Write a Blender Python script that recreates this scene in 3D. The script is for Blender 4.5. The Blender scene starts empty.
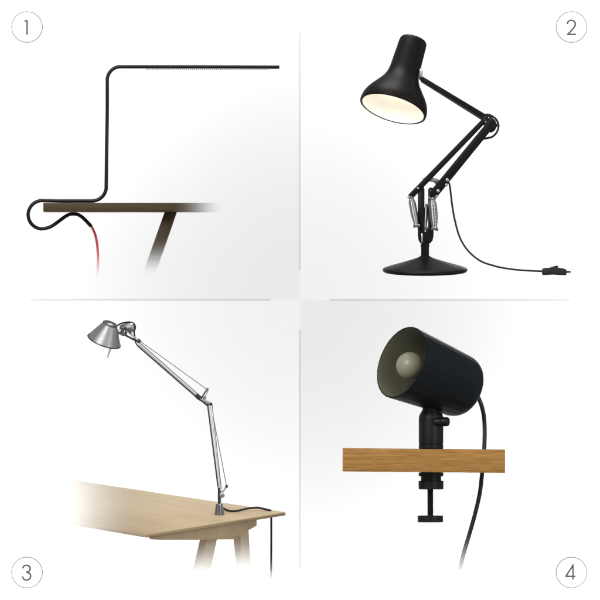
import bpy, bmesh, math
from mathutils import Vector, Matrix

S = 0.002                 # metres per unit of the drawing grid (one unit = 2 mm)
D = 40.0                  # camera distance
sc = bpy.context.scene
C = sc.collection
R = math.radians

# ------------------------------------------------------------------ frames
class Frame:
    """Root placement: origin at grid (ox, oy), depth in units, leaned e degrees to the viewer."""
    def __init__(s, ox, oy, e=0.0, dep=0.0):
        s.ox, s.oy, s.e, s.dep = ox, oy, R(e), dep
        k = 1 + dep*S/D
        s.loc = Vector(((ox-300)*S*k, dep*S, (300-oy)*S*k))
    def d(s, dx, dy, dep=0.0):
        up = -dy
        return Vector((dx, dep*math.cos(s.e)+up*math.sin(s.e), -dep*math.sin(s.e)+up*math.cos(s.e)))*S
    def P(s, px, py, dep=0.0):
        return s.d(px-s.ox, py-s.oy, dep)
    def on(s, px, py, h=0.0):           # point on the local plane z = h
        up = s.oy-py
        return Vector((px-s.ox, (up-h*math.cos(s.e))/math.sin(s.e), h))*S

def root(name, label, cat, F, group=None):
    o = bpy.data.objects.new(name, None); C.objects.link(o)
    o.empty_display_size = .02
    o.location = F.loc; o.rotation_euler = (F.e, 0, 0)
    o['label'] = label; o['category'] = cat
    if group: o['group'] = group
    return o

def obj(name, bm, mat, parent=None, smooth=40, label=None):
    bmesh.ops.recalc_face_normals(bm, faces=bm.faces)
    me = bpy.data.meshes.new(name); bm.to_mesh(me); bm.free()
    for p in me.polygons: p.use_smooth = smooth is not None
    if smooth is not None: me.set_sharp_from_angle(angle=R(smooth))
    me.materials.append(mat)
    o = bpy.data.objects.new(name, me); C.objects.link(o)
    if parent is not None: o.parent = parent
    if label: o['label'] = label
    return o

# ------------------------------------------------------------------ shapes
def frame_axes(a):
    a = a.normalized()
    h = Vector((0, 0, 1)) if abs(a.z) < .9 else Vector((1, 0, 0))
    u = a.cross(h).normalized(); v = a.cross(u).normalized()
    return a, u, v

def lathe(bm, o, a, prof, n=72):
    """prof: list of (t, r) in grid units, from point o along direction a."""
    a, u, v = frame_axes(a)
    rings = []
    for t, r in prof:
        c = o+a*(t*S)
        if r <= 1e-6: rings.append([bm.verts.new(c)])
        else: rings.append([bm.verts.new(c+(u*math.cos(2*math.pi*k/n)+v*math.sin(2*math.pi*k/n))*(r*S)) for k in range(n)])
    for A, B in zip(rings, rings[1:]):
        for k in range(n):
            k2 = (k+1) % n
            if len(A) == 1 and len(B) == 1: continue
            if len(A) == 1: bm.faces.new((A[0], B[k], B[k2]))
            elif len(B) == 1: bm.faces.new((A[k], B[0], A[k2]))
            else: bm.faces.new((A[k], B[k], B[k2], A[k2]))
    return bm

def cyl(bm, o, a, t0, t1, r, ch=.4, n=32):
    return lathe(bm, o, a, [(t0, 0), (t0, r-ch), (t0+ch, r), (t1-ch, r), (t1, r-ch), (t1, 0)], n)

def catmull(pts, m=8):
    out = []
    n = len(pts)
    for i in range(n-1):
        p0 = pts[max(i-1, 0)]; p1 = pts[i]; p2 = pts[i+1]; p3 = pts[min(i+2, n-1)]
        for k in range(m):
            t = k/m
            out.append(.5*((2*p1)+(p2-p0)*t+(2*p0-5*p1+4*p2-p3)*t*t+(3*p1-p0-3*p2+p3)*t**3))
    out.append(pts[-1])
    return out

def tube(bm, pts, r, n=14, cap=True):
    """sweep a circle along pts; r in grid units, number or list"""
    m = len(pts)
    rr = r if isinstance(r, (list, tuple)) else [r]*m
    T = [(pts[min(i+1, m-1)]-pts[max(i-1, 0)]).normalized() for i in range(m)]
    a, u, v = frame_axes(T[0])
    rings = []
    for i in range(m):
        t = T[i]
        u = (u-t*u.dot(t)).normalized(); v = t.cross(u)
        rings.append([bm.verts.new(pts[i]+(u*math.cos(2*math.pi*k/n)+v*math.sin(2*math.pi*k/n))*(rr[i]*S)) for k in range(n)])
    for A, B in zip(rings, rings[1:]):
        for k in range(n): bm.faces.new((A[k], A[(k+1) % n], B[(k+1) % n], B[k]))
    if cap:
        bm.faces.new(rings[0][::-1]); bm.faces.new(rings[-1])
    return bm

def bevel_sharp(bm, w, seg=2, ang=28):
    bmesh.ops.recalc_face_normals(bm, faces=bm.faces)
    es = [e for e in bm.edges if len(e.link_faces) == 2 and e.calc_face_angle(0) > R(ang)]
    if es: bmesh.ops.bevel(bm, geom=es, offset=w*S, segments=seg, profile=.5, affect='EDGES', clamp_overlap=True)

def prism(F, pts, y0, y1, bev=.5):
    """outline in the viewing plane (grid units) from depth y0 to y1"""
    bm = bmesh.new()
    A = [bm.verts.new(F.P(x, y, y0)) for x, y in pts]
    B = [bm.verts.new(F.P(x, y, y1)) for x, y in pts]
    n = len(pts)
    bm.faces.new(A); bm.faces.new(B[::-1])
    for k in range(n): bm.faces.new((A[k], B[k], B[(k+1) % n], A[(k+1) % n]))
    if bev: bevel_sharp(bm, bev)
    return bm

def solid(lo, hi, bev=.4):
    """solid between two polygons of local points"""
    bm = bmesh.new()
    A = [bm.verts.new(p) for p in lo]; B = [bm.verts.new(p) for p in hi]
    n = len(A)
    bm.faces.new(A); bm.faces.new(B[::-1])
    for k in range(n): bm.faces.new((A[k], B[k], B[(k+1) % n], A[(k+1) % n]))
    if bev: bevel_sharp(bm, bev)
    return bm

def stadium(p0, p1, w0, w1=None, m=7, round0=True, round1=True):
    w1 = w0 if w1 is None else w1
    a = math.atan2(p1[1]-p0[1], p1[0]-p0[0])
    out = []
    if round1:
        for k in range(m+1):
            t = a-math.pi/2+math.pi*k/m
            out.append((p1[0]+w1/2*math.cos(t), p1[1]+w1/2*math.sin(t)))
    else:
        for s in (-1, 1): out.append((p1[0]+w1/2*math.cos(a+s*math.pi/2), p1[1]+w1/2*math.sin(a+s*math.pi/2)))
    if round0:
        for k in range(m+1):
            t = a+math.pi/2+math.pi*k/m
            out.append((p0[0]+w0/2*math.cos(t), p0[1]+w0/2*math.sin(t)))
    else:
        for s in (1, -1): out.append((p0[0]+w0/2*math.cos(a+s*math.pi/2), p0[1]+w0/2*math.sin(a+s*math.pi/2)))
    return out

def sphere(bm, c, r, n=32):
    bmesh.ops.create_uvsphere(bm, u_segments=n, v_segments=n//2, radius=r*S, matrix=Matrix.Translation(c))
    return bm

def bolt(F, px, py, dep, r, h=1.6):
    bm = bmesh.new()
    lathe(bm, F.P(px, py, dep), F.d(0, 0, -1), [(-.6, r*.96), (h*.45, r), (h*.75, r*.86), (h, r*.5), (h, r*.3), (h*.6, r*.26), (h*.6, 0)], 20)
    return bm

def arc(cx, cy, r, a0, a1, n=8):
    return [(cx+r*math.cos(R(a0+(a1-a0)*k/n)), cy+r*math.sin(R(a0+(a1-a0)*k/n))) for k in range(n+1)]

# ------------------------------------------------------------------ materials
def mat_new(name):
    m = bpy.data.materials.new(name); m.use_nodes = True
    nt = m.node_tree; nt.nodes.clear()
    out = nt.nodes.new('ShaderNodeOutputMaterial')
    b = nt.nodes.new('ShaderNodeBsdfPrincipled')
    nt.links.new(b.outputs[0], out.inputs[0])
    return m, nt, b, out

def add_fade(nt, shader_socket, out, fade):
    """the piece thins out to nothing along its own length"""
    vec, a, b = fade
    tc = nt.nodes.new('ShaderNodeTexCoord')
    dp = nt.nodes.new('ShaderNodeVectorMath'); dp.operation = 'DOT_PRODUCT'
    dp.inputs[1].default_value = vec
    nt.links.new(tc.outputs['Object'], dp.inputs[0])
    mr = nt.nodes.new('ShaderNodeMapRange'); mr.interpolation_type = 'SMOOTHSTEP'
    mr.inputs['From Min'].default_value = a; mr.inputs['From Max'].default_value = b
    mr.inputs['To Min'].default_value = 0; mr.inputs['To Max'].default_value = 1
    nt.links.new(dp.outputs['Value'], mr.inputs['Value'])
    wn = nt.nodes.new('ShaderNodeTexWhiteNoise'); wn.noise_dimensions = '3D'
    nt.links.new(tc.outputs['Object'], wn.inputs['Vector'])
    ls = nt.nodes.new('ShaderNodeMath'); ls.operation = 'LESS_THAN'
    nt.links.new(wn.outputs['Value'], ls.inputs[0]); nt.links.new(mr.outputs[0], ls.inputs[1])
    tr = nt.nodes.new('ShaderNodeBsdfTransparent')
    mx = nt.nodes.new('ShaderNodeMixShader')
    nt.links.new(ls.outputs[0], mx.inputs[0]); nt.links.new(shader_socket, mx.inputs[1]); nt.links.new(tr.outputs[0], mx.inputs[2])
    nt.links.new(mx.outputs[0], out.inputs[0])

def paint(name, col, rough=.4, spec=.5, metal=0.0, bump=.0, bscale=900, fade=None, var=.06, aniso=None):
    m, nt, b, out = mat_new(name)
    b.inputs['Roughness'].default_value = rough
    b.inputs['Metallic'].default_value = metal
    b.inputs['Specular IOR Level'].default_value = spec
    tc = nt.nodes.new('ShaderNodeTexCoord')
    nz = nt.nodes.new('ShaderNodeTexNoise'); nz.inputs['Scale'].default_value = 60; nz.inputs['Detail'].default_value = 5
    nt.links.new(tc.outputs['Object'], nz.inputs['Vector'])
    rp = nt.nodes.new('ShaderNodeMixRGB')
    rp.inputs[1].default_value = (*[c*(1-var) for c in col], 1); rp.inputs[2].default_value = (*[min(1, c*(1+var)) for c in col], 1)
    nt.links.new(nz.outputs['Fac'], rp.inputs[0]); nt.links.new(rp.outputs[0], b.inputs['Base Color'])
    mr = nt.nodes.new('ShaderNodeMapRange'); mr.inputs['To Min'].default_value = rough*.85; mr.inputs['To Max'].default_value = min(1, rough*1.15)
    nt.links.new(nz.outputs['Fac'], mr.inputs['Value']); nt.links.new(mr.outputs[0], b.inputs['Roughness'])
    if bump:
        n2 = nt.nodes.new('ShaderNodeTexNoise'); n2.inputs['Scale'].default_value = bscale; n2.inputs['Detail'].default_value = 2
        nt.links.new(tc.outputs['Object'], n2.inputs['Vector'])
        bp = nt.nodes.new('ShaderNodeBump'); bp.inputs['Strength'].default_value = bump; bp.inputs['Distance'].default_value = .0005
        nt.links.new(n2.outputs['Fac'], bp.inputs['Height']); nt.links.new(bp.outputs[0], b.inputs['Normal'])
    if fade: add_fade(nt, b.outputs[0], out, fade)
    return m

def wood(name, dark, light, rotz=0.0, stretch=(3, 60, 60), rough=.5, fade=None, contrast=(.3, .7), bump=.15, fine=(12, 400, 400), finemix=.35, spec=.3):
    m, nt, b, out = mat_new(name)
    tc = nt.nodes.new('ShaderNodeTexCoord')
    r0 = nt.nodes.new('ShaderNodeMapping'); r0.inputs['Rotation'].default_value = (0, 0, rotz)
    nt.links.new(tc.outputs['Object'], r0.inputs['Vector'])
    def layer(sx, detail, dist):
        mp = nt.nodes.new('ShaderNodeMapping'); mp.inputs['Scale'].default_value = sx
        nt.links.new(r0.outputs[0], mp.inputs['Vector'])
        n = nt.nodes.new('ShaderNodeTexNoise'); n.inputs['Scale'].default_value = 1; n.inputs['Detail'].default_value = detail
        n.inputs['Distortion'].default_value = dist
        nt.links.new(mp.outputs[0], n.inputs['Vector']); return n
    a = layer(stretch, 6, .8); f = layer(fine, 3, .2)
    mx = nt.nodes.new('ShaderNodeMath'); mx.operation = 'MULTIPLY'; mx.inputs[1].default_value = finemix
    nt.links.new(f.outputs['Fac'], mx.inputs[0])
    m2 = nt.nodes.new('ShaderNodeMath'); m2.operation = 'MULTIPLY_ADD'; m2.inputs[1].default_value = 1-finemix
    nt.links.new(a.outputs['Fac'], m2.inputs[0]); nt.links.new(mx.outputs[0], m2.inputs[2])
    cr = nt.nodes.new('ShaderNodeValToRGB')
    cr.color_ramp.elements[0].position = contrast[0]; cr.color_ramp.elements[0].color = (*dark, 1)
    cr.color_ramp.elements[1].position = contrast[1]; cr.color_ramp.elements[1].color = (*light, 1)
    nt.links.new(m2.outputs[0], cr.inputs[0]); nt.links.new(cr.outputs[0], b.inputs['Base Color'])
    b.inputs['Roughness'].default_value = rough; b.inputs['Specular IOR Level'].default_value = spec
    bp = nt.nodes.new('ShaderNodeBump'); bp.inputs['Strength'].default_value = bump; bp.inputs['Distance'].default_value = .001
    nt.links.new(m2.outputs[0], bp.inputs['Height']); nt.links.new(bp.outputs[0], b.inputs['Normal'])
    if fade: add_fade(nt, b.outputs[0], out, fade)
    return m

def glow(name, col, strength):
    m, nt, b, out = mat_new(name)
    b.inputs['Base Color'].default_value = (*col, 1)
    b.inputs['Emission Color'].default_value = (*col, 1); b.inputs['Emission Strength'].default_value = strength
    return m

# ================================================================== backdrop
BD = 1500                                   # depth of the backdrop in grid units (3 m)
kb = 1+BD*S/D
def board(x0, x1, y0, y1, col):
    bm = bmesh.new()
    A = [Vector(((x-300)*S*kb, BD*S, (300-y)*S*kb)) for x, y in ((x0, y0), (x1, y0), (x1, y1), (x0, y1))]
    B = [p+Vector((0, .008, 0)) for p in A]
    va = [bm.verts.new(p) for p in A]; vb = [bm.verts.new(p) for p in B]
    bm.faces.new(va); bm.faces.new(vb[::-1])
    for k in range(4): bm.faces.new((va[k], vb[k], vb[(k+1) % 4], va[(k+1) % 4]))
    o = obj('backdrop', bm, col, None, None); o['kind'] = 'structure'
    return o
white_a = paint('white_board_grey', (.398, .398, .398), .9, .1, var=.0)
white_b = paint('white_board', (.427, .427, .427), .9, .1, var=.0)
board(30, 300, 30, 300, white_a); board(300, 570, 30, 300, white_b)
board(30, 300, 300, 570, white_b); board(300, 570, 300, 570, white_a)
white_c = paint('white_surround', (.56, .56, .56), .9, .1, var=.0)
board(-500, 30, -500, 1100, white_c); board(570, 1100, -500, 1100, white_c)
board(30, 570, -500, 30, white_c); board(30, 570, 570, 1100, white_c)

line_mat = paint('divider_grey', (.30, .30, .30), .9, .1, var=0)
disc_mat = paint('badge_dim_backing', (.30, .30, .30), .9, .05, var=0)  # backing disc added, darkened so overlit corners don't wash out the ring
ring_mat = paint('ring_grey', (.072, .072, .072), .9, .1, var=0)
digit_mat = paint('digit_grey', (.024, .024, .024), .9, .1, var=0)
def divider(x0, y0, x1, y1, label):
    F = Frame(x0, y0, 0, BD-.06)
    k = kb
    bm = prism(Frame(0, 0), [(0, 0), ((x1-x0)*k, 0), ((x1-x0)*k, (y1-y0)*k), (0, (y1-y0)*k)], -.05, .03, 0)
    o = obj('divider_strip', bm, line_mat, None, None)
    o.location = F.loc
    o['label'] = label; o['category'] = 'divider'; o['group'] = 'thin divider strips between the four panels'
divider(299.3, 30, 300.3, 270, 'thin pale grey vertical strip above the centre, right of the thin bent tube lamp')
divider(299.3, 330, 300.3, 570, 'thin pale grey vertical strip below the centre, left of the clamped spotlight')
divider(30, 299.3, 270, 300.4, 'thin pale grey horizontal strip left of the centre, below the dark desk')
divider(330, 299.3, 570, 300.4, 'thin pale grey horizontal strip right of the centre, below the black base lamp')

def ribbon(bm, pts, w, lift=0.0):
    n = len(pts)
    L = []
    for i in range(n):
        a = Vector(pts[max(i-1, 0)]); b = Vector(pts[i]); c = Vector(pts[min(i+1, n-1)])
        d0 = (b-a); d1 = (c-b)
        if d0.length < 1e-6: d0 = d1
        if d1.length < 1e-6: d1 = d0
        d0.normalize(); d1.normalize()
        t = (d0+d1).normalized(); nrm = Vector((-t.y, t.x))
        k = 1/max(.45, nrm.dot(Vector((-d0.y, d0.x))))
        L.append((b+nrm*w/2*k, b-nrm*w/2*k))
    def v(p, z): return bm.verts.new((p.x*S*kb, z-lift, -p.y*S*kb))
    for z in (0,):
        row = [(v(a, -.0002), v(b, -.0002), v(a, -.00005), v(b, -.00005)) for a, b in L]
        for A, B in zip(row, row[1:]):
            bm.faces.new((A[0], B[0], B[1], A[1])); bm.faces.new((A[2], A[3], B[3], B[2]))
            bm.faces.new((A[0], A[2], B[2], B[0])); bm.faces.new((A[1], B[1], B[3], A[3]))
        A = row[0]; bm.faces.new((A[0], A[1], A[3], A[2])); A = row[-1]; bm.faces.new((A[0], A[2], A[3], A[1]))

def smooth2(pts, m=6):
    return [(p.x, p.z) for p in catmull([Vector((x, 0, y)) for x, y in pts], m)]
digits = {
    1: ((27, 27), [[(-2.7, -6.2), (-.2, -6.2)], [(.05, -7.1), (.05, 7.8)]], (27, 27)),
    2: ((571.5, 27), [smooth2([(567.3, 24.2), (568.2, 21.6), (571.2, 20.3), (574.3, 21.5), (575.3, 24.2), (574.3, 27), (571.3, 30.6), (567.6, 34.6)]), [(567.0, 34.4), (576, 34.4)]], None),
    3: ((27, 572.5), [smooth2([(22.6, 568.6), (23.8, 566.1), (26.5, 565.3), (29.3, 566.3), (30.1, 568.6), (28.9, 571.3), (26.1, 572.2)]),
                      smooth2([(26.1, 572.2), (29.4, 573.3), (30.7, 576.1), (29.4, 579), (26.5, 580), (23.7, 579), (22.4, 576.3)])], None),
    4: ((571.5, 572.5), [[(573.2, 565), (565.7, 576.5)], [(565.2, 576.4), (575.7, 576.4)], [(573, 564.2), (573, 579.8)]], None),
}
blab = {1: 'grey ring with the figure 1, by the thin bent tube lamp', 2: 'grey ring with the figure 2, by the black lamp on a round base',
        3: 'grey ring with the figure 3, by the beige table', 4: 'grey ring with the figure 4, by the spotlight clamped to a board'}
for n_, (c, strokes, org) in digits.items():
    F = Frame(c[0], c[1], 0, BD-.06)
    rt = root('number_badge', blab[n_], 'number badge', F, 'ringed numbers in the corners')
    bm = bmesh.new()
    k = kb
    seg = 96
    fc = [bm.verts.new((17.6*S*k*math.cos(2*math.pi*i/seg), -.0001, 17.6*S*k*math.sin(2*math.pi*i/seg))) for i in range(seg)]
    bk_ = [bm.verts.new((v_.co.x, .00008, v_.co.z)) for v_ in fc]
    bm.faces.new(fc)
    for i in range(seg): bm.faces.new((fc[i], fc[(i+1) % seg], bk_[(i+1) % seg], bk_[i]))
    obj('disc', bm, disc_mat, rt, None)
    bm = bmesh.new()
    pr = [(-.0002, 14.8), (-.0002, 15.85), (-.00005, 15.85), (-.00005, 14.8)]
    rows = []
    for (y, r) in pr: rows.append([bm.verts.new((r*S*k*math.cos(2*math.pi*i/seg), y, r*S*k*math.sin(2*math.pi*i/seg))) for i in range(seg)])
    for a in range(4):
        A = rows[a]; B = rows[(a+1) % 4]
        for i in range(seg): bm.faces.new((A[i], A[(i+1) % seg], B[(i+1) % seg], B[i]))
    obj('ring', bm, ring_mat, rt, None)
    bm = bmesh.new()
    for q, st in enumerate(strokes):
        off = (0, 0) if org else c
        ribbon(bm, [(x-off[0], y-off[1]) for x, y in st], 1.8, q*.00004)
    # each stroke sits a hair proud of the one before so they never share a plane
    obj('digit', bm, digit_mat, rt, None)

# ================================================================== 1: dark desk with bent tube lamp
F = Frame(110, 203)
k_ = S
desk = root('trestle_desk', 'dark brown desk seen edge-on, its top and slanted leg fading out', 'desk', F)
dk_a, dk_b = (.036, .022, .008), (.062, .039, .016)
mtop = wood('dark_walnut_top', dk_a, dk_b, 0, (4, 40, 160), .55, ((1, 0, 0), (163-110)*S, (224-110)*S), spec=.25)
mleg = wood('dark_walnut_leg', dk_a, dk_b, 0, (90, 40, 6), .55, ((0, 0, 1), (203-211)*S, (203-276)*S), fine=(400, 400, 15), spec=.25)
bm = prism(F, [(44.2, 203.1), (224, 203.1), (224, 212.1), (44.2, 212.1)], -75, 75, .35)
obj('tabletop', bm, mtop, desk)
bm = prism(F, [(165, 212.15), (176.6, 212.15), (154.5, 276), (142, 276)], -50, -30, .3)
obj('leg', bm, mleg, desk)
bm = prism(F, [(165, 212.15), (176.6, 212.15), (154.5, 276), (142, 276)], 30, 50, .3)
obj('leg', bm, mleg, desk)

F = Frame(60, 202.6)
lamp = root('desk_lamp', 'thin black bent tube lamp hooked around the dark desk, with a red cable', 'lamp', F, 'desk lamps')
tube_black = paint('satin_black_tube', (.004, .005, .005), .35, .25, bump=.05)
pts2 = [(91.2, 226.4), (86.2, 221), (81.6, 216.7), (77.8, 214.6), (73.6, 213.95), (69.2, 214.5), (64.6, 217), (58.8, 221.3), (53, 225.4), (48.2, 227.7)] + \
       arc(42.2, 214.7, 14.1, 90, 270, 16) + [(60, 200.9), (80, 200.9)] + arc(92.2, 186.9, 14, 90, 0, 10) + \
       [(106.7, 150), (107.3, 110)] + arc(120.6, 80.0, 13.3, 182, 270, 10) + [(160, 66.75), (220, 66.9), (279.4, 67.1)]
pts = catmull([F.P(x, y) for x, y in pts2], 4)
m_ = len(pts)
bm = bmesh.new(); tube(bm, pts, 1.82, 18); bevel_sharp(bm, .8, 3, 60)
obj('tube', bm, tube_black, lamp, 50)
strip_m = paint('led_strip', (.35, .33, .36), .5)
diode_m = paint('diode_lens', (.13, .10, .16), .25)
bm = prism(F, [(146, 68.3), (269, 68.4), (269, 68.95), (146, 68.85)], -1, 1, 0)
strip = obj('led_strip', bm, strip_m, lamp, None)
nd = 62
dm = None
for i in range(nd):
    x = 147+i*(268-147)/(nd-1)
    if dm is None:
        bm = bmesh.new(); lathe(bm, Vector((0, 0, 0)), Vector((0, 0, -1)), [(-.1, .55), (.5, .55), (.9, .35), (1.0, 0)], 10)
        o = obj('diode', bm, diode_m, strip); dm = o
    else:
        o = dm.copy(); C.objects.link(o); o.parent = strip
    o.location = F.P(x, 68.85)
red = paint('red_cable', (1.0, .10, .14), .4, .4, fade=((0, 0, 1), (202.6-236)*S, (202.6-282)*S))
bm = bmesh.new()
tube(bm, catmull([F.P(x, y) for x, y in ((90.2, 224.6), (92.6, 228.5), (95.3, 235), (97.0, 243), (97.8, 252), (98, 262), (97.3, 283))], 6), 1.25, 12)
obj('cable', bm, red, lamp)

# ================================================================== 2: black sprung lamp on a round base
F = Frame(425, 271.5, 5.5, -20)
lamp = root('desk_lamp', 'black sprung desk lamp with a lit bell shade on a round base', 'lamp', F, 'desk lamps')
blk = paint('satin_black_paint', (.004, .0034, .003), .46, .15, bump=.08, bscale=1500)
blk2 = paint('black_arm_paint', (.005, .0042, .0038), .46, .15, bump=.06, bscale=1500)
chrome = paint('chrome', (.52, .51, .50), .2, .5, metal=1.0, var=.02)
steel = paint('worn_steel', (.45, .44, .42), .34, .5, metal=1.0)
brass = paint('brass_bolt', (.55, .45, .16), .3, .5, metal=1.0)
rubber = paint('black_rubber', (.010, .010, .010), .55, .3)
zup = Vector((0, 0, 1))
bm = bmesh.new()
lathe(bm, Vector((0, 0, 0)), zup, [(-.6, 0), (-.6, 40.8), (0, 41.8), (1.6, 42.6), (2.6, 42.3), (3.4, 41.2), (5, 36.5), (7.3, 28.5), (10, 19.5), (12.5, 11.5), (14.3, 6.6), (15.4, 4.9), (16, 4.3), (16, 0)], 128)
obj('base', bm, blk, lamp, 50)
bm = bmesh.new()
lathe(bm, Vector((0, 0, 0)), zup, [(15, 0), (15, 4.0), (25.2, 4.0), (25.2, 4.5), (26.6, 4.5), (26.6, 3.9), (29, 3.9), (29, 0)], 40)
obj('stem', bm, blk, lamp)
# forked upright
pts2 = [(417.8, 189.3), (418.4, 187.6), (420, 186.9), (422.4, 186.9), (424, 187.6), (424.5, 189.3), (424.5, 228), (425, 230.2), (427.6, 230.2), (428.1, 228), (428.1, 190),
        (428.7, 188.3), (430.2, 187.6), (431.8, 187.6), (433.2, 188.6), (433.6, 190), (433.6, 236), (432.6, 240.5), (430, 243.6), (427.4, 244.6), (423, 244.6), (420.4, 243.4), (418.4, 240), (417.8, 235)]
obj('fork', prism(F, pts2, -3, 3, .6), blk2, lamp)
o = obj('silver_strip', prism(F, [(421.2, 233.5), (422.8, 233.5), (422.8, 243.2), (421.2, 243.2)], -4.1, -2.8, .15), steel, lamp)  # narrow silver strip low on the fork's left side
# arms
obj('lower_arm', prism(F, stadium((432.8, 195.2), (491.6, 123.2), 8.9, 8.4, round0=False), -9, -4.2, .6), blk2, lamp, label='wide flat lower arm')
obj('lower_arm', prism(F, stadium((411.2, 196), (484.2, 120.6), 5.9, 5.2), -3.9, 1.2, .6), blk2, lamp, label='narrow lower arm')
ua = obj('upper_arm', prism(F, stadium((421.4, 78.6), (489, 119.6), 4.6, 5.4), -4.0, 1.6, .6), blk2, lamp)
obj('tie_bar', prism(F, stadium((421.8, 81.4), (485.6, 121.4), 2.4, 2.6), 3, 6, .5), paint('grey_arm_edge', (.09, .085, .08), .4, .4), ua)
# elbow
eb = obj('elbow_plate', prism(F, [(482.5, 117), (486.5, 114.8), (491.5, 117), (495.5, 121), (497.3, 126), (494.5, 131), (490.5, 133.2), (484, 127)], -4.6, -1.5, .6), blk2, lamp)
for (x, y, r, m_, dz) in ((488.4, 118.2, .9, chrome, -4.7), (490.4, 119.2, .8, chrome, -4.7), (494.0, 121.0, 1.4, chrome, -4.7), (485.8, 122.3, 1.1, steel, -4.9)):
    obj('bolt', bolt(F, x, y, dz if x != 485.8 else -4.6, r, 1.4), m_, eb)
bm = bmesh.new(); cyl(bm, F.P(495.5, 124.4, -3), F.d(3, 1.6, 0), 0, 4.6, 1.3, .3, 16)
obj('bolt', bm, brass, eb, label='small brass bolt')
bm = bmesh.new()
tube(bm, catmull([F.P(x, y, z) for x, y, z in ((481, 118.2, 4), (484, 115.6, 2), (488, 114.7, -1), (493, 116.8, -3), (497, 121, -4), (498.3, 127, -4), (496.3, 133, -4), (492, 137, -2.5), (487.5, 138.2, 0), (483, 139, 2))], 8), 1.1, 12)
obj('cable_loop', bm, rubber, eb)
# silver link between the arms
bm = prism(F, [(421.6, 178.2), (424.2, 176.8), (431, 177.4), (437.5, 178.8), (441, 181), (440, 183.8), (436.5, 184.2), (431, 180.8), (424.4, 180)], -1.5, 2, .5)
obj('link', bm, steel, lamp)
bm = bmesh.new(); tube(bm, catmull([F.P(x, y, 2.5) for x, y in ((424, 182), (430, 180.8), (435, 182.5), (437.5, 186))], 6), .8, 10)
obj('link_wire', bm, rubber, lamp)
for x, y, r in ((447.2, 180.2, 1.9), (446.2, 185.0, 1.6), (438.0, 191.0, 1.9), (436.8, 196.4, 1.4)):
    obj('bolt', bolt(F, x, y, -9, r), steel, lamp)
for x, y, dz, r in ((418.0, 188.4, -3.9, 1.4), (430.8, 191, -3, 1.3)):
    obj('bolt', bolt(F, x, y, dz, r), steel, lamp)
# springs
def spring(p0, p1, dep, rmax, turns, label):
    a0 = F.P(p0[0], p0[1], dep); a1 = F.P(p1[0], p1[1], dep)
    ax, u, v = frame_axes(a1-a0)
    n = turns*12; pts = []
    for i in range(n+1):
        t = i/n
        r = rmax*(.42+.58*min(1, t/.2, (1-t)/.4)**.7 if 0 < t < 1 else .42)
        an = 2*math.pi*i/12
        pts.append(a0+(a1-a0)*t+(u*math.cos(an)+v*math.sin(an))*(r*S))
    bm = bmesh.new(); tube(bm, pts, .52, 8)
    s = obj('spring', bm, chrome, lamp, 60, label)
    for q, (bx, by) in enumerate((p0, p1)):
        bm = bmesh.new(); c = F.P(bx, by, dep)
        if q == 0: lathe(bm, c, F.d(0, 0, -1), [(-2.4, 0), (-2.4, 1.3), (2.4, 1.4), (2.9, .9), (2.9, 0)], 18)
        else: lathe(bm, c-F.d(3, 0), F.d(1, 0, 0), [(-.4, 0), (-.4, 1.4), (.2, 2.0), (1.6, 2.0), (2, 1.2), (3.4, 1.2), (3.8, 2.1), (6.2, 2.1), (6.6, 1.6), (6.6, 0)], 18)
        obj('spring_pin', bm, chrome, s)
spring((411, 197.5), (416.5, 226), -7, 3.3, 30, 'leftmost spring')
spring((426.6, 205), (425.2, 228.2), -1, 1.7, 24, 'middle spring between the uprights')
spring((432.3, 199.2), (434.6, 228.8), -8, 3.9, 30, 'rightmost spring')
bm = bmesh.new(); sphere(bm, F.P(425.2, 231.4, -4), 1.2, 16); obj('bolt', bm, chrome, lamp)
bm = bmesh.new(); lathe(bm, F.P(428, 198.2, -5), F.d(1, 0, 0), [(0, 0), (0, 1.7), (1.6, 1.8), (1.9, 1.2), (4.6, 1.2), (4.9, 2.1), (7.6, 2.1), (7.9, 1.4), (7.9, 0)], 18); obj('pin', bm, chrome, lamp)
bm = bmesh.new(); lathe(bm, F.P(407.6, 197, -3), F.d(1, .1, 0), [(0, 0), (0, 1.3), (2.6, 1.5), (3.0, 1), (6, 1), (6, 0)], 18); obj('pin', bm, steel, lamp)
# shade
tz = R(21.5)
ax = F.d(.290*math.cos(tz), -.957*math.cos(tz), math.sin(tz))
o0 = F.P(393.0, 108.9, -6)
outer = [(0, 31.8), (-.6, 33.0), (0, 34.1), (1.2, 34.3), (4, 34.2), (8, 33.4), (13, 31.2), (18, 28.0), (23, 24.4), (28, 20.8), (33, 17.9), (38, 16.2), (44, 15.3), (52, 15.0), (62, 14.6), (74, 14.1), (76.2, 13.6), (77.4, 12.6), (78, 11), (78.2, 0)]
inner = [(0, 31.8), (1.2, 32.4), (4, 33.0), (8, 32.2), (13, 30.0), (18, 26.8), (23, 23.2), (28, 19.6), (33, 16.7), (38, 15.0), (46, 14), (46, 0)]
bm = bmesh.new(); lathe(bm, o0, ax, outer, 128); sh = obj('shade', bm, blk, lamp, 60)
bm = bmesh.new(); lathe(bm, o0, ax, inner, 96); obj('reflector', bm, paint('white_reflector', (.86, .85, .82), .5, .3), sh, 60)
bm = bmesh.new(); lathe(bm, o0, ax, [(23, 0), (23.4, 3), (25, 6), (28, 8.2), (31.5, 8.6), (36, 6.5), (40, 4.2), (46, 4)], 40)
obj('bulb', bm, glow('lit_bulb', (1, .89, .70), 8.0), lamp, 60)
bm = bmesh.new(); lathe(bm, F.P(419.3, 73.6, -1), F.d(1, .1, .1), [(0, 0), (0, 5.0), (2.2, 5.0), (3.0, 4.2), (3.0, 0)], 30)
obj('shade_joint', bm, paint('pale_joint', (.5, .5, .5), .35, .5, metal=.6), lamp)
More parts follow.
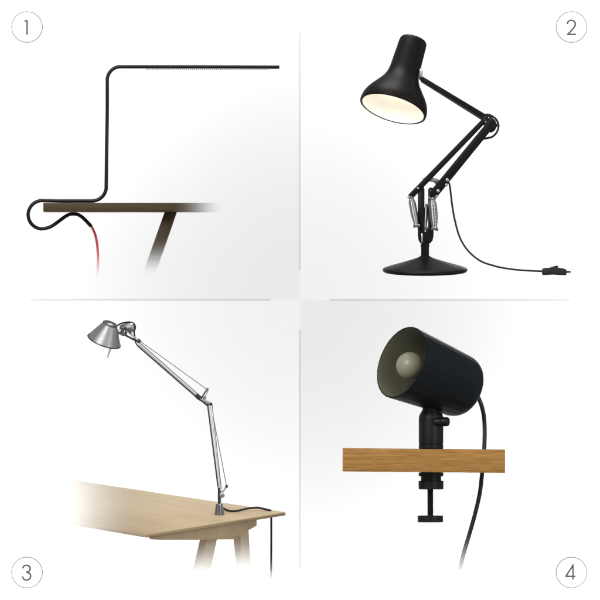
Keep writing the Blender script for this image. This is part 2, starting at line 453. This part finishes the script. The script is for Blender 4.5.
# cable and switch
bm = bmesh.new()
cp = [(445, 178, 0), (449.3, 184, 1), (450.9, 195, 2), (452.3, 206, 2), (455, 221, 2), (460, 238, 0), (468.4, 251.2, -5), (480, 260.8, -10), (492, 265.3, -12), (505, 268.3, -14), (522, 270.3, -15), (543, 271.3, -16)]
tube(bm, catmull([F.P(*p) for p in cp], 8), .95, 12)
cb = obj('cable', bm, rubber, lamp)
body = [(541.6, 269.0), (543.5, 268.1), (549, 267.6), (556, 267.6), (561, 268.1), (565, 268.8), (566.3, 270.2), (566.4, 274.2), (565.2, 275.4), (561, 275.3), (553, 274.7), (546, 275.1), (542.6, 275.2), (541.5, 274)]
sw = obj('switch', prism(F, body, -20, -11, .8), rubber, lamp)
obj('rocker', prism(F, [(549.5, 268.2), (550, 267.3), (555, 265.8), (557, 265.5), (557.6, 266.2), (558.2, 268.2)], -18.3, -12.7, .3), rubber, sw)
bm = bmesh.new(); cyl(bm, F.P(565.8, 271.9, -16), F.d(1, 0.02, 0), 0, 4.6, .95, .2, 14); obj('cable_stub', bm, rubber, sw)

# ================================================================== 3: beige table and steel lamp
E3 = 8.7
F = Frame(146.5, 534.5, E3, 0)
table = root('trestle_table', 'beige wooden table with its corner forward and its far side fading out', 'table', F)
u = F.on(285.4, 513.6)                     # along the near right edge
A = Vector((0, 0, 0)); B = u
th = 3.3
fx = ((1, 0, 0), (176-146.5)*S, (20-146.5)*S)
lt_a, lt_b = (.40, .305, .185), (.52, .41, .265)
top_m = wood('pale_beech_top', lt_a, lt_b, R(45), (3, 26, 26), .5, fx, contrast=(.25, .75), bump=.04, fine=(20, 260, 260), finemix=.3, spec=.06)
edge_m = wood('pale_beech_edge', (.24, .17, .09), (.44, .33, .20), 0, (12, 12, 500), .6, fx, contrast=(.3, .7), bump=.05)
# outline: near corner, right corner, far edge and near-left edge running out to x = 76
bk = F.on(24, 476.6); fl = F.on(24, 515.7)
poly = [A, B, bk, fl]
hi = [p.copy() for p in poly]; lo = [p-Vector((0, 0, th*S)) for p in poly]
obj('tabletop', solid(lo, hi, .3), top_m, table, 30)
ud = (B-A).normalized(); nd_ = Vector((-ud.y, ud.x, 0))          # inward (away from the viewer)
def along(s, off, z): return A+ud*(s*S)+nd_*(off*S)+Vector((0, 0, z*S))
# thin lipping set just proud of the near right edge
Lu = (B-A).length/S
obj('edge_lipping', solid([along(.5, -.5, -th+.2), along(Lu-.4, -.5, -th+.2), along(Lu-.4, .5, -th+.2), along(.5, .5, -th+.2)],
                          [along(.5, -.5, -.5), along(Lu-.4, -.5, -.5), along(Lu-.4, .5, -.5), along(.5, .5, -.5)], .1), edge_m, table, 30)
# tapered rail under the near right edge
def rail_pt(px, py, off):
    # point of the vertical plane through the edge (offset off) seen at (px, py)
    s = (px-146.5-nd_.x*off)/ud.x
    y = (ud*s+nd_*off).y
    up = 534.5-py
    z = (up-y*math.sin(F.e))/math.cos(F.e)
    return Vector((px-146.5, y, z))*S
rail = [(148.4, 537.2), (256.5, 520.8), (256.5, 527.0), (248.5, 531.5), (240, 536.5), (232.5, 540.4), (200, 540.6), (160, 540.2), (150, 539.4)]
f_ = [rail_pt(x, y, 4) for x, y in rail]
b_ = [p+nd_*(14*S)+(ud*(15*S) if k in (0, 8) else Vector((0, 0, 0))) for k, p in enumerate(f_)]
rail_m = wood('pale_beech_rail', (.40, .285, .165), (.53, .40, .255), R(45), (3, 30, 30), .55, fx, bump=.04)
obj('rail', solid(f_, b_, .3), rail_m, table, 30)
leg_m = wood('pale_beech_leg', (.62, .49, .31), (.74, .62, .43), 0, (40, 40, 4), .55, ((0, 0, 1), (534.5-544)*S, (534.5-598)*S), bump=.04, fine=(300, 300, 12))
def leg(xt0, xtm, xt1, yt, xb0, xbm, xb1, yb, dep):
    def ring(x0, xm, x1, y):
        return [F.P(x0, y, dep), F.P(xm, y, dep-(xm-x0)*.9), F.P(x1, y, dep), F.P(x0+x1-xm, y, dep+9)]
    return solid(ring(xb0, xbm, xb1, yb), ring(xt0, xtm, xt1, yt), .4)
obj('leg', leg(200.4, 207, 217.6, 536, 185.4, 192.6, 204.2, 600, 92), leg_m, table, 30)
obj('leg', leg(231.4, 240.0, 248.2, 527, 239.4, 243, 252, 600, 124), leg_m, table, 30)

ydep = F.on(219.3, 514.6)
for _ in range(4):
    depw = ydep.y/S*math.cos(F.e); kk = 1+depw*S/D
    ydep = F.on(300+(219.3-300)*kk, 300+(514.6-300)*kk)
F3 = F
F = Frame(219.3, 514.6, E3, depw)
F.loc = F3.loc+Matrix.Rotation(F3.e, 3, 'X') @ ydep
lamp = root('desk_lamp', 'silver metal lamp with long jointed arms and a cone shade, standing on the beige table', 'lamp', F, 'desk lamps')
alu = paint('polished_aluminium', (.86, .86, .86), .28, .5, metal=1.0, var=.03)
armm = paint('satin_silver_tube', (.70, .70, .70), .35, .5, metal=.25)  # paler than bare metal, puts the tube's white reflection into its colour
alum = paint('brushed_aluminium', (.37, .37, .375), .48, .5, metal=1.0, var=.03, bump=.05)
dks = paint('dark_steel', (.06, .06, .06), .35, .5, metal=.6)
wire = paint('steel_wire', (.24, .24, .24), .4, .5, metal=.7)
bm = bmesh.new()
lathe(bm, Vector((0, 0, 0)), zup, [(.02, 0), (.02, 4.7), (.3, 5.0), (1, 5.0), (11, 3.5), (11.3, 3.1), (11.3, 0)], 48)
obj('base', bm, paint('turned_steel', (.30, .31, .32), .22, .5, metal=1.0), lamp)
def rod(name, p0, p1, r, m_, par, d0=0, d1=None, n=16, label=None):
    d1 = d0 if d1 is None else d1
    bm = bmesh.new(); a = F.P(p0[0], p0[1], d0); b = F.P(p1[0], p1[1], d1)
    L = (b-a).length/S
    lathe(bm, a, b-a, [(0, 0), (0, r*.8), (r*.2, r), (L-r*.2, r), (L, r*.8), (L, 0)], n)
    return obj(name, bm, m_, par, 40, label)
def knob(name, p, r, h, m_, par, dep=0):
    bm = bmesh.new(); lathe(bm, F.P(p[0], p[1], dep), F.d(0, 0, -1), [(-h, 0), (-h, r*.85), (-h+.3, r), (h-.3, r), (h, r*.85), (h, r*.4), (h-.4, r*.3), (h-.4, 0)], 20)
    return obj(name, bm, m_, par)
rod('stem', (219.1, 504.5), (219.1, 486.5), 1.35, dks, lamp)
rod('stem', (220.9, 504.5), (220.9, 490), .8, alu, lamp, 1, label='bright thin stem rod')
knob('tension_wheel', (222.3, 495.2), 2.6, 1.6, steel, lamp, -1)
rod('lever', (220.8, 494), (226.6, 486.4), .95, steel, lamp, -1)
knob('lever_pin', (226.7, 486.2), 1.5, 1.6, dks, lamp, -1)
rod('lower_arm', (219.2, 487.5), (209.0, 404.5), 1.75, armm, lamp)
rod('edge_shade_rod', (218.0, 486.5), (207.6, 404.4), .75, dks, lamp, -1.5)  # dark rod standing in for the polished tube's dark reflected edge
rod('tension_wire', (221.4, 489), (212.0, 404), .42, wire, lamp, 1.5, label='inner tension wire')
rod('tension_wire', (226.6, 486), (213.2, 416), .42, wire, lamp, 0, label='outer tension wire of the lower arm')
knob('joint', (207.6, 404.3), 1.5, 2, dks, lamp)
knob('joint', (210.8, 403.4), 1.6, 2, dks, lamp)
bm = prism(F, [(199.2, 396.2), (202, 396.4), (211.6, 401.6), (212, 404.2), (209, 404.6), (205.5, 403.6), (199.4, 399.6)], -.8, .8, .3)
obj('elbow_bracket', bm, alu, lamp)
rod('lever', (200.9, 398), (206.6, 389), .75, dks, lamp, -1.2)
rod('lever', (203.2, 399), (208.0, 390), .7, alu, lamp, .8, label='bright upper lever')
knob('lever_pin', (207.2, 388.6), 1.6, 1.5, steel, lamp)
knob('tension_wheel', (204.6, 396.9), 1.7, 1.2, steel, lamp, -1)
rod('edge_shade_rod', (200.6, 399.4), (206.8, 404.6), .8, dks, lamp, -1.6)
rod('upper_arm', (138.9, 343.0), (198.6, 395.6), 1.7, armm, lamp)
rod('edge_shade_rod', (139.9, 342.2), (199.6, 395.0), .38, dks, lamp, -1.2, label='thin dark edge shade line along the upper arm')  # dark reflected edge of the upper tube, modelled as a thin rod
bm = bmesh.new()
tube(bm, catmull([F.P(x, y, -1.4) for x, y in ((134.5, 340.4), (137, 344.4), (140.2, 347.5), (160, 364.8), (177, 379.6), (193, 393.6), (197.5, 398), (201, 400), (204.5, 402.2))], 6), .72, 10)
obj('edge_shade_rod', bm, dks, lamp)  # lower dark edge of the upper tube's reflection, modelled as a rod
rod('collar', (196.0, 393.6), (200.6, 397.4), 1.9, dks, lamp, -.2)
rod('tension_wire', (140.2, 340.6), (206.8, 388.6), .40, wire, lamp, 0, label='tension wire above the upper arm')
rod('collar', (136.9, 338.8), (139.8, 341.4), 2.1, dks, lamp)
rod('fork', (125.4, 329.2), (137.6, 339.2), .85, alu, lamp, -1.5)
rod('fork', (125.0, 334.2), (136.6, 340.2), 1.0, dks, lamp, .5)
rod('fork', (125.2, 328.0), (131.5, 332.6), .6, dks, lamp, -2.2)
knob('joint', (134.6, 337.4), 1.6, 1.8, dks, lamp)
# housing behind the shade
bm = bmesh.new()
lathe(bm, F.P(119.2, 327.4, 5), F.d(1, -.12, -.1), [(0, 0), (0, 2.4), (1.5, 3.6), (6, 4.7), (11, 5.1), (13.4, 4.9), (14.6, 4.2), (15.0, 3.2), (15.1, 0)], 32)
hs = obj('housing', bm, alum, lamp)
bm = bmesh.new(); tube(bm, catmull([F.P(x, y, 2) for x, y in ((115, 326), (118.5, 323.3), (123, 321.6), (129, 320.9), (133.2, 322.4), (134.8, 326.2), (133.6, 331), (134.6, 337)) ], 8), .8, 10)
obj('cable', bm, rubber, lamp, label='thin black cable over the housing')
bm = bmesh.new(); lathe(bm, F.P(117.2, 330.6, 0), F.d(1, .1, -.1), [(0, 0), (0, 2.6), (4.2, 2.6), (4.2, 3.6), (7.2, 3.8), (7.6, 3.0), (7.6, 0)], 28)
obj('swivel', bm, alum, lamp)
bm = bmesh.new(); lathe(bm, F.P(121.6, 329.6, 1), F.d(1, .25, -.35), [(0, 0), (0, 4.6), (.4, 5), (3, 5.0), (3.5, 4.4), (3.5, 0)], 28)
obj('swivel_collar', bm, dks, lamp)
knob('swivel_knob', (123.4, 331.6), 3.2, 2.4, dks, lamp, 1)
# cone shade
tz = R(-18.5)
ax = F.d(.345*math.cos(tz), -.939*math.cos(tz), math.sin(tz))
o0 = F.P(103.4, 339.9, 0)
bm = bmesh.new()
lathe(bm, o0, ax, [(1.2, 15.9), (-.1, 16.5), (-.35, 17.0), (.2, 17.4), (1.0, 17.1), (18.6, 7.6), (19.4, 7.3), (19.5, 6.4), (19.1, 3.6), (18.6, 3.3), (18.4, 3.4), (18.6, 6.4), (1.2, 15.9)], 96)
sh = obj('shade', bm, alum, lamp, 35)
bm = bmesh.new()
lathe(bm, o0, ax, [(-.15, 16.75), (-.5, 17.2), (-.2, 17.75), (.5, 17.7), (.9, 17.3)], 96)
obj('rim', bm, dks, sh, 60)
bm = bmesh.new()
lathe(bm, o0, ax, [(18.9, 7.75), (19.5, 7.75), (19.9, 7.2), (19.75, 4.6), (19.4, 3.5), (19.0, 3.6)], 64)
obj('top_ring', bm, dks, sh, 40)
bm = bmesh.new(); lathe(bm, o0, ax, [(17.4, 5.6), (17.6, 0)], 32); obj('hole_glow', bm, glow('bright_opening', (1, 1, .98), .6), sh)  # glowing disc added so the shade's top hole reads white
bm = bmesh.new(); lathe(bm, F.P(110.0, 347.2, 0), F.d(-3.3, 9.6, 0), [(-3, 0), (-3, .7), (7.6, .75), (8.2, .95), (10, .9), (10.3, 0)], 14)
obj('handle', bm, paint('clear_handle', (.55, .55, .55), .3, .5), lamp)
# cable over the far edge of the table
def tp(px, py, h=1.0): return F.on(px, py, 0)+Vector((0, 0, h*S))
# far edge of the table in this frame: direction and a point
cp = [tp(222.6, 509.0), tp(226.5, 511.0), tp(231, 512.2), tp(238, 512.2, 1.4), tp(248, 511.6, 3.0), tp(258, 511.3, 3.6), tp(264.5, 511.5, 2.4)]
edge = F.on(269.6, 511.2)
out = ud
for a_, h_ in ((-.0015, .0021), (.0035, .0004), (.0052, -.005), (.0055, -.02), (.0056, -.05), (.0054, -.09), (.0052, -.135), (.005, -.175)):
    cp.append(edge+out*a_+Vector((0, 0, h_)))
bm = bmesh.new(); tube(bm, catmull(cp, 8), 1.05, 12)
obj('cable', bm, paint('black_cable_fading', (.010, .010, .010), .5, .3, fade=((0, 0, 1), (514.6-553)*S, (514.6-598)*S)), lamp)

# ================================================================== 4: spotlight clamped to a board
F = Frame(424, 448.6)
plank = root('shelf_board', 'short golden oak board seen edge-on with the spotlight clamped to it', 'board', F)
oak = wood('golden_oak', (.17, .080, .021), (.50, .265, .078), 0, (9, 110, 380), .6, None, contrast=(.30, .68), bump=.25, fine=(30, 300, 1200), finemix=.58, spec=.12)
bm = prism(F, [(342.6, 448.1), (504.8, 449.6), (504.8, 472.7), (342.6, 471.2)], -30, 14, .35)
obj('board', bm, oak, plank, 30)
F = Frame(431, 448.6)
lamp = root('clamp_spotlight', 'black cylindrical spotlight with an unlit round bulb, clamped onto the golden board', 'lamp', F, 'desk lamps')
navy = paint('blue_black_paint', (.0035, .006, .009), .46, .16, bump=.0, var=.1)
bk4 = paint('matt_black_plastic', (.005, .0055, .006), .45, .25, bump=.08, bscale=1500)
dn = F.d(0, 1, 0); upv = F.d(0, -1, 0)
bm = bmesh.new()
lathe(bm, F.P(431, 449, 0), upv, [(.15, 0), (.15, 12.0), (.6, 12.3), (4.6, 12.3), (5.0, 11.8), (5.4, 11.8), (5.8, 12.3), (31, 12.3), (33, 12.0), (35.5, 10.9), (38.2, 9.2), (40, 8.6), (44, 8.4), (44, 0)], 64)
obj('stem', bm, bk4, lamp, 30)
bm = prism(F, stadium((433, 407), (433.5, 417), 17, 17), -4, 4, .8); obj('swivel_bracket', bm, bk4, lamp)
bm = bmesh.new(); lathe(bm, F.P(437, 421.6, -11.2), F.d(1, 0, -.25), [(-2, 0), (-2, 4.1), (3.4, 4.1), (4.4, 4.3), (5.2, 4.6), (10.6, 4.5), (12, 3.8), (12.6, 2.4), (12.8, 0)], 32)
obj('knob', bm, bk4, lamp, 50)
bm = bmesh.new(); lathe(bm, F.P(431, 472.2, 0), dn, [(.3, 0), (.3, 12.4), (3.6, 12.4), (4, 12), (4, 10.2), (8.6, 10.2), (8.6, 12.2), (9, 12.5), (16.6, 12.5), (17.2, 12), (17.2, 0)], 64)
obj('clamp_pad', bm, bk4, lamp, 30)
bm = prism(F, [(421, 446), (441, 446), (441, 476), (421, 476)], 14.4, 18, .5)
obj('clamp_spine', bm, bk4, lamp)
bm = prism(F, [(421, 442), (441, 442), (441, 446.2), (421, 446.2)], 8, 18, .5); obj('clamp_bridge', bm, bk4, lamp)
bm = prism(F, [(421, 475.8), (441, 475.8), (441, 479.6), (421, 479.6)], 8, 18, .5); obj('clamp_bridge', bm, bk4, lamp)
# threaded screw
prof = [(0, 0), (0, 2.9)]
t = .6
while t < 26:
    prof += [(t, 3.05), (t+.45, 2.75)]; t += .9
prof += [(27, 2.9), (27, 0)]
bm = bmesh.new(); lathe(bm, F.P(430.3, 489, 0), dn, prof, 28); sc_ = obj('screw', bm, bk4, lamp, 30)
bm = bmesh.new(); lathe(bm, F.P(430.3, 515.5, 0), dn, [(0, 0), (0, 12.2), (.6, 12.8), (6.2, 12.8), (6.8, 12.2), (6.8, 0)], 64); obj('screw_foot', bm, bk4, sc_, 30)
# head
tz = R(34.5)
ca, sa = math.cos(R(22.2)), math.sin(R(22.2))
ax = F.d(ca*math.cos(tz), sa*math.cos(tz), math.sin(tz))
o0 = F.P(401.0, 362.2, -24)
NS = 30
L = 88.0
outer = [(0, 36.2), (-.3, 36.8), (0, 37.4), (.6, 37.6), (L*.5, 34.4), (L-14, 31.9), (L-10, 31.2), (L-6.5, 29.9), (L-3.5, 28), (L-1.2, 25.4), (L+.3, 22), (L+1.4, 14), (L+1.6, 0)]
inner = [(0, 36.2), (L*.5, 33.4), (L-18, 31.5), (L-18, 0)]
bm = bmesh.new(); lathe(bm, o0, ax, outer, NS); hd = obj('head', bm, navy, lamp, 9)
bm = bmesh.new(); lathe(bm, o0, ax, inner, NS); obj('lining', bm, paint('olive_grey_lining', (.13, .127, .085), .45, .4, var=.05), hd, 20)
bm = bmesh.new()
bc = F.P(409.8, 365.8, -24)+F.d(0, 0, 9)
lathe(bm, bc, ax, [(-13.9, 0)]+[(-13.9*math.cos(R(a)), 13.9*math.sin(R(a))) for a in range(6, 140, 6)]+[(14, 7), (20, 6.4), (24, 6.4), (24, 0)], 48)
obj('bulb', bm, paint('frosted_bulb', (.28, .265, .195), .36, .5, var=.03), lamp, 60)
bm = bmesh.new(); lathe(bm, bc, ax, [(20, 0), (20, 9), (50, 9), (50, 0)], 32); obj('bulb_socket', bm, bk4, lamp)
cp = [(474, 390, 44), (478.8, 398.2, 42), (482.2, 407, 36), (484.3, 418, 30), (484.9, 432, 24), (484.4, 449, 20), (483.6, 461, 18), (482.3, 473.6, 18), (480, 493, 18), (476, 511, 18), (470.5, 531, 18), (464, 553, 18), (460.5, 568, 18), (456, 590, 18)]
bm = bmesh.new(); tube(bm, catmull([F.P(*p) for p in cp], 8), 2.15, 14)
obj('cable', bm, paint('thick_cable_fading', (.007, .007, .008), .45, .35, fade=((0, 0, 1), (448.6-522)*S, (448.6-588)*S)), lamp)

# ================================================================== light
def area(loc, target, size, energy, col=(1, 1, 1), sy=None, spread=None):
    l = bpy.data.lights.new('added_studio_light', 'AREA'); l.energy = energy; l.color = col; l.size = size
    if sy: l.shape = 'RECTANGLE'; l.size_y = sy
    if spread: l.spread = spread
    o = bpy.data.objects.new('added_studio_light', l); C.objects.link(o)
    o.location = loc
    o.rotation_euler = (Vector(target)-Vector(loc)).to_track_quat('-Z', 'Y').to_euler()
    return o
for sx in (-1, 1):
    for sz in (-1, 1):
        area((sx*.84, 2.65, sz*.84), (sx*.6, 3.0, sz*.6), .22, 16)  # unseen lamps added to grade the backdrop darker toward its centre
for dx_, dz_ in ((0, 1), (0, -1), (1, 0), (-1, 0)):
    area((dx_*.84, 2.65, dz_*.84), (dx_*.7, 3.0, dz_*.7), .22, 1.6)  # weak unseen lamps added to lift the panels' outer edges
area((-1.3, -3.0, 1.7), (0, 0, 0), 1.3, 92, (1, .985, .96))
area((0, .1, 2.6), (0, .1, 0), 1.4, 26, (1, .99, .97), spread=R(120))  # unseen overhead softbox added to brighten the tabletops
area((2.2, -2.2, .5), (0, 0, 0), .9, 28, (.96, .98, 1), 1.8)

w = bpy.data.worlds.new('World'); sc.world = w; w.use_nodes = True
bg = w.node_tree.nodes['Background']; bg.inputs[1].default_value = .85
# invented bright and dark bands around the scene, for streaks on metal
nt = w.node_tree
tc = nt.nodes.new('ShaderNodeTexCoord'); sx_ = nt.nodes.new('ShaderNodeSeparateXYZ'); nt.links.new(tc.outputs['Generated'], sx_.inputs[0])
at = nt.nodes.new('ShaderNodeMath'); at.operation = 'ARCTAN2'; nt.links.new(sx_.outputs['X'], at.inputs[0]); nt.links.new(sx_.outputs['Y'], at.inputs[1])
ml = nt.nodes.new('ShaderNodeMath'); ml.operation = 'MULTIPLY_ADD'; ml.inputs[1].default_value = 5; ml.inputs[2].default_value = .9; nt.links.new(at.outputs[0], ml.inputs[0])
sn = nt.nodes.new('ShaderNodeMath'); sn.operation = 'SINE'; nt.links.new(ml.outputs[0], sn.inputs[0])
cr = nt.nodes.new('ShaderNodeMapRange'); cr.inputs['From Min'].default_value = -1; cr.inputs['To Min'].default_value = .1; cr.inputs['To Max'].default_value = .9
nt.links.new(sn.outputs[0], cr.inputs['Value']); nt.links.new(cr.outputs[0], bg.inputs[0])

cam = bpy.data.cameras.new('camera'); cam.sensor_width = 36; cam.lens = 36*D/(600*S); cam.clip_end = 200; cam.clip_start = .1
co = bpy.data.objects.new('camera', cam); C.objects.link(co)
co.location = (0, -D, 0); co.rotation_euler = (R(90), 0, 0)
sc.camera = co
sc.view_settings.view_transform = 'Standard'; sc.view_settings.look = 'None'
sc.view_settings.gamma = 1; sc.view_settings.exposure = 0
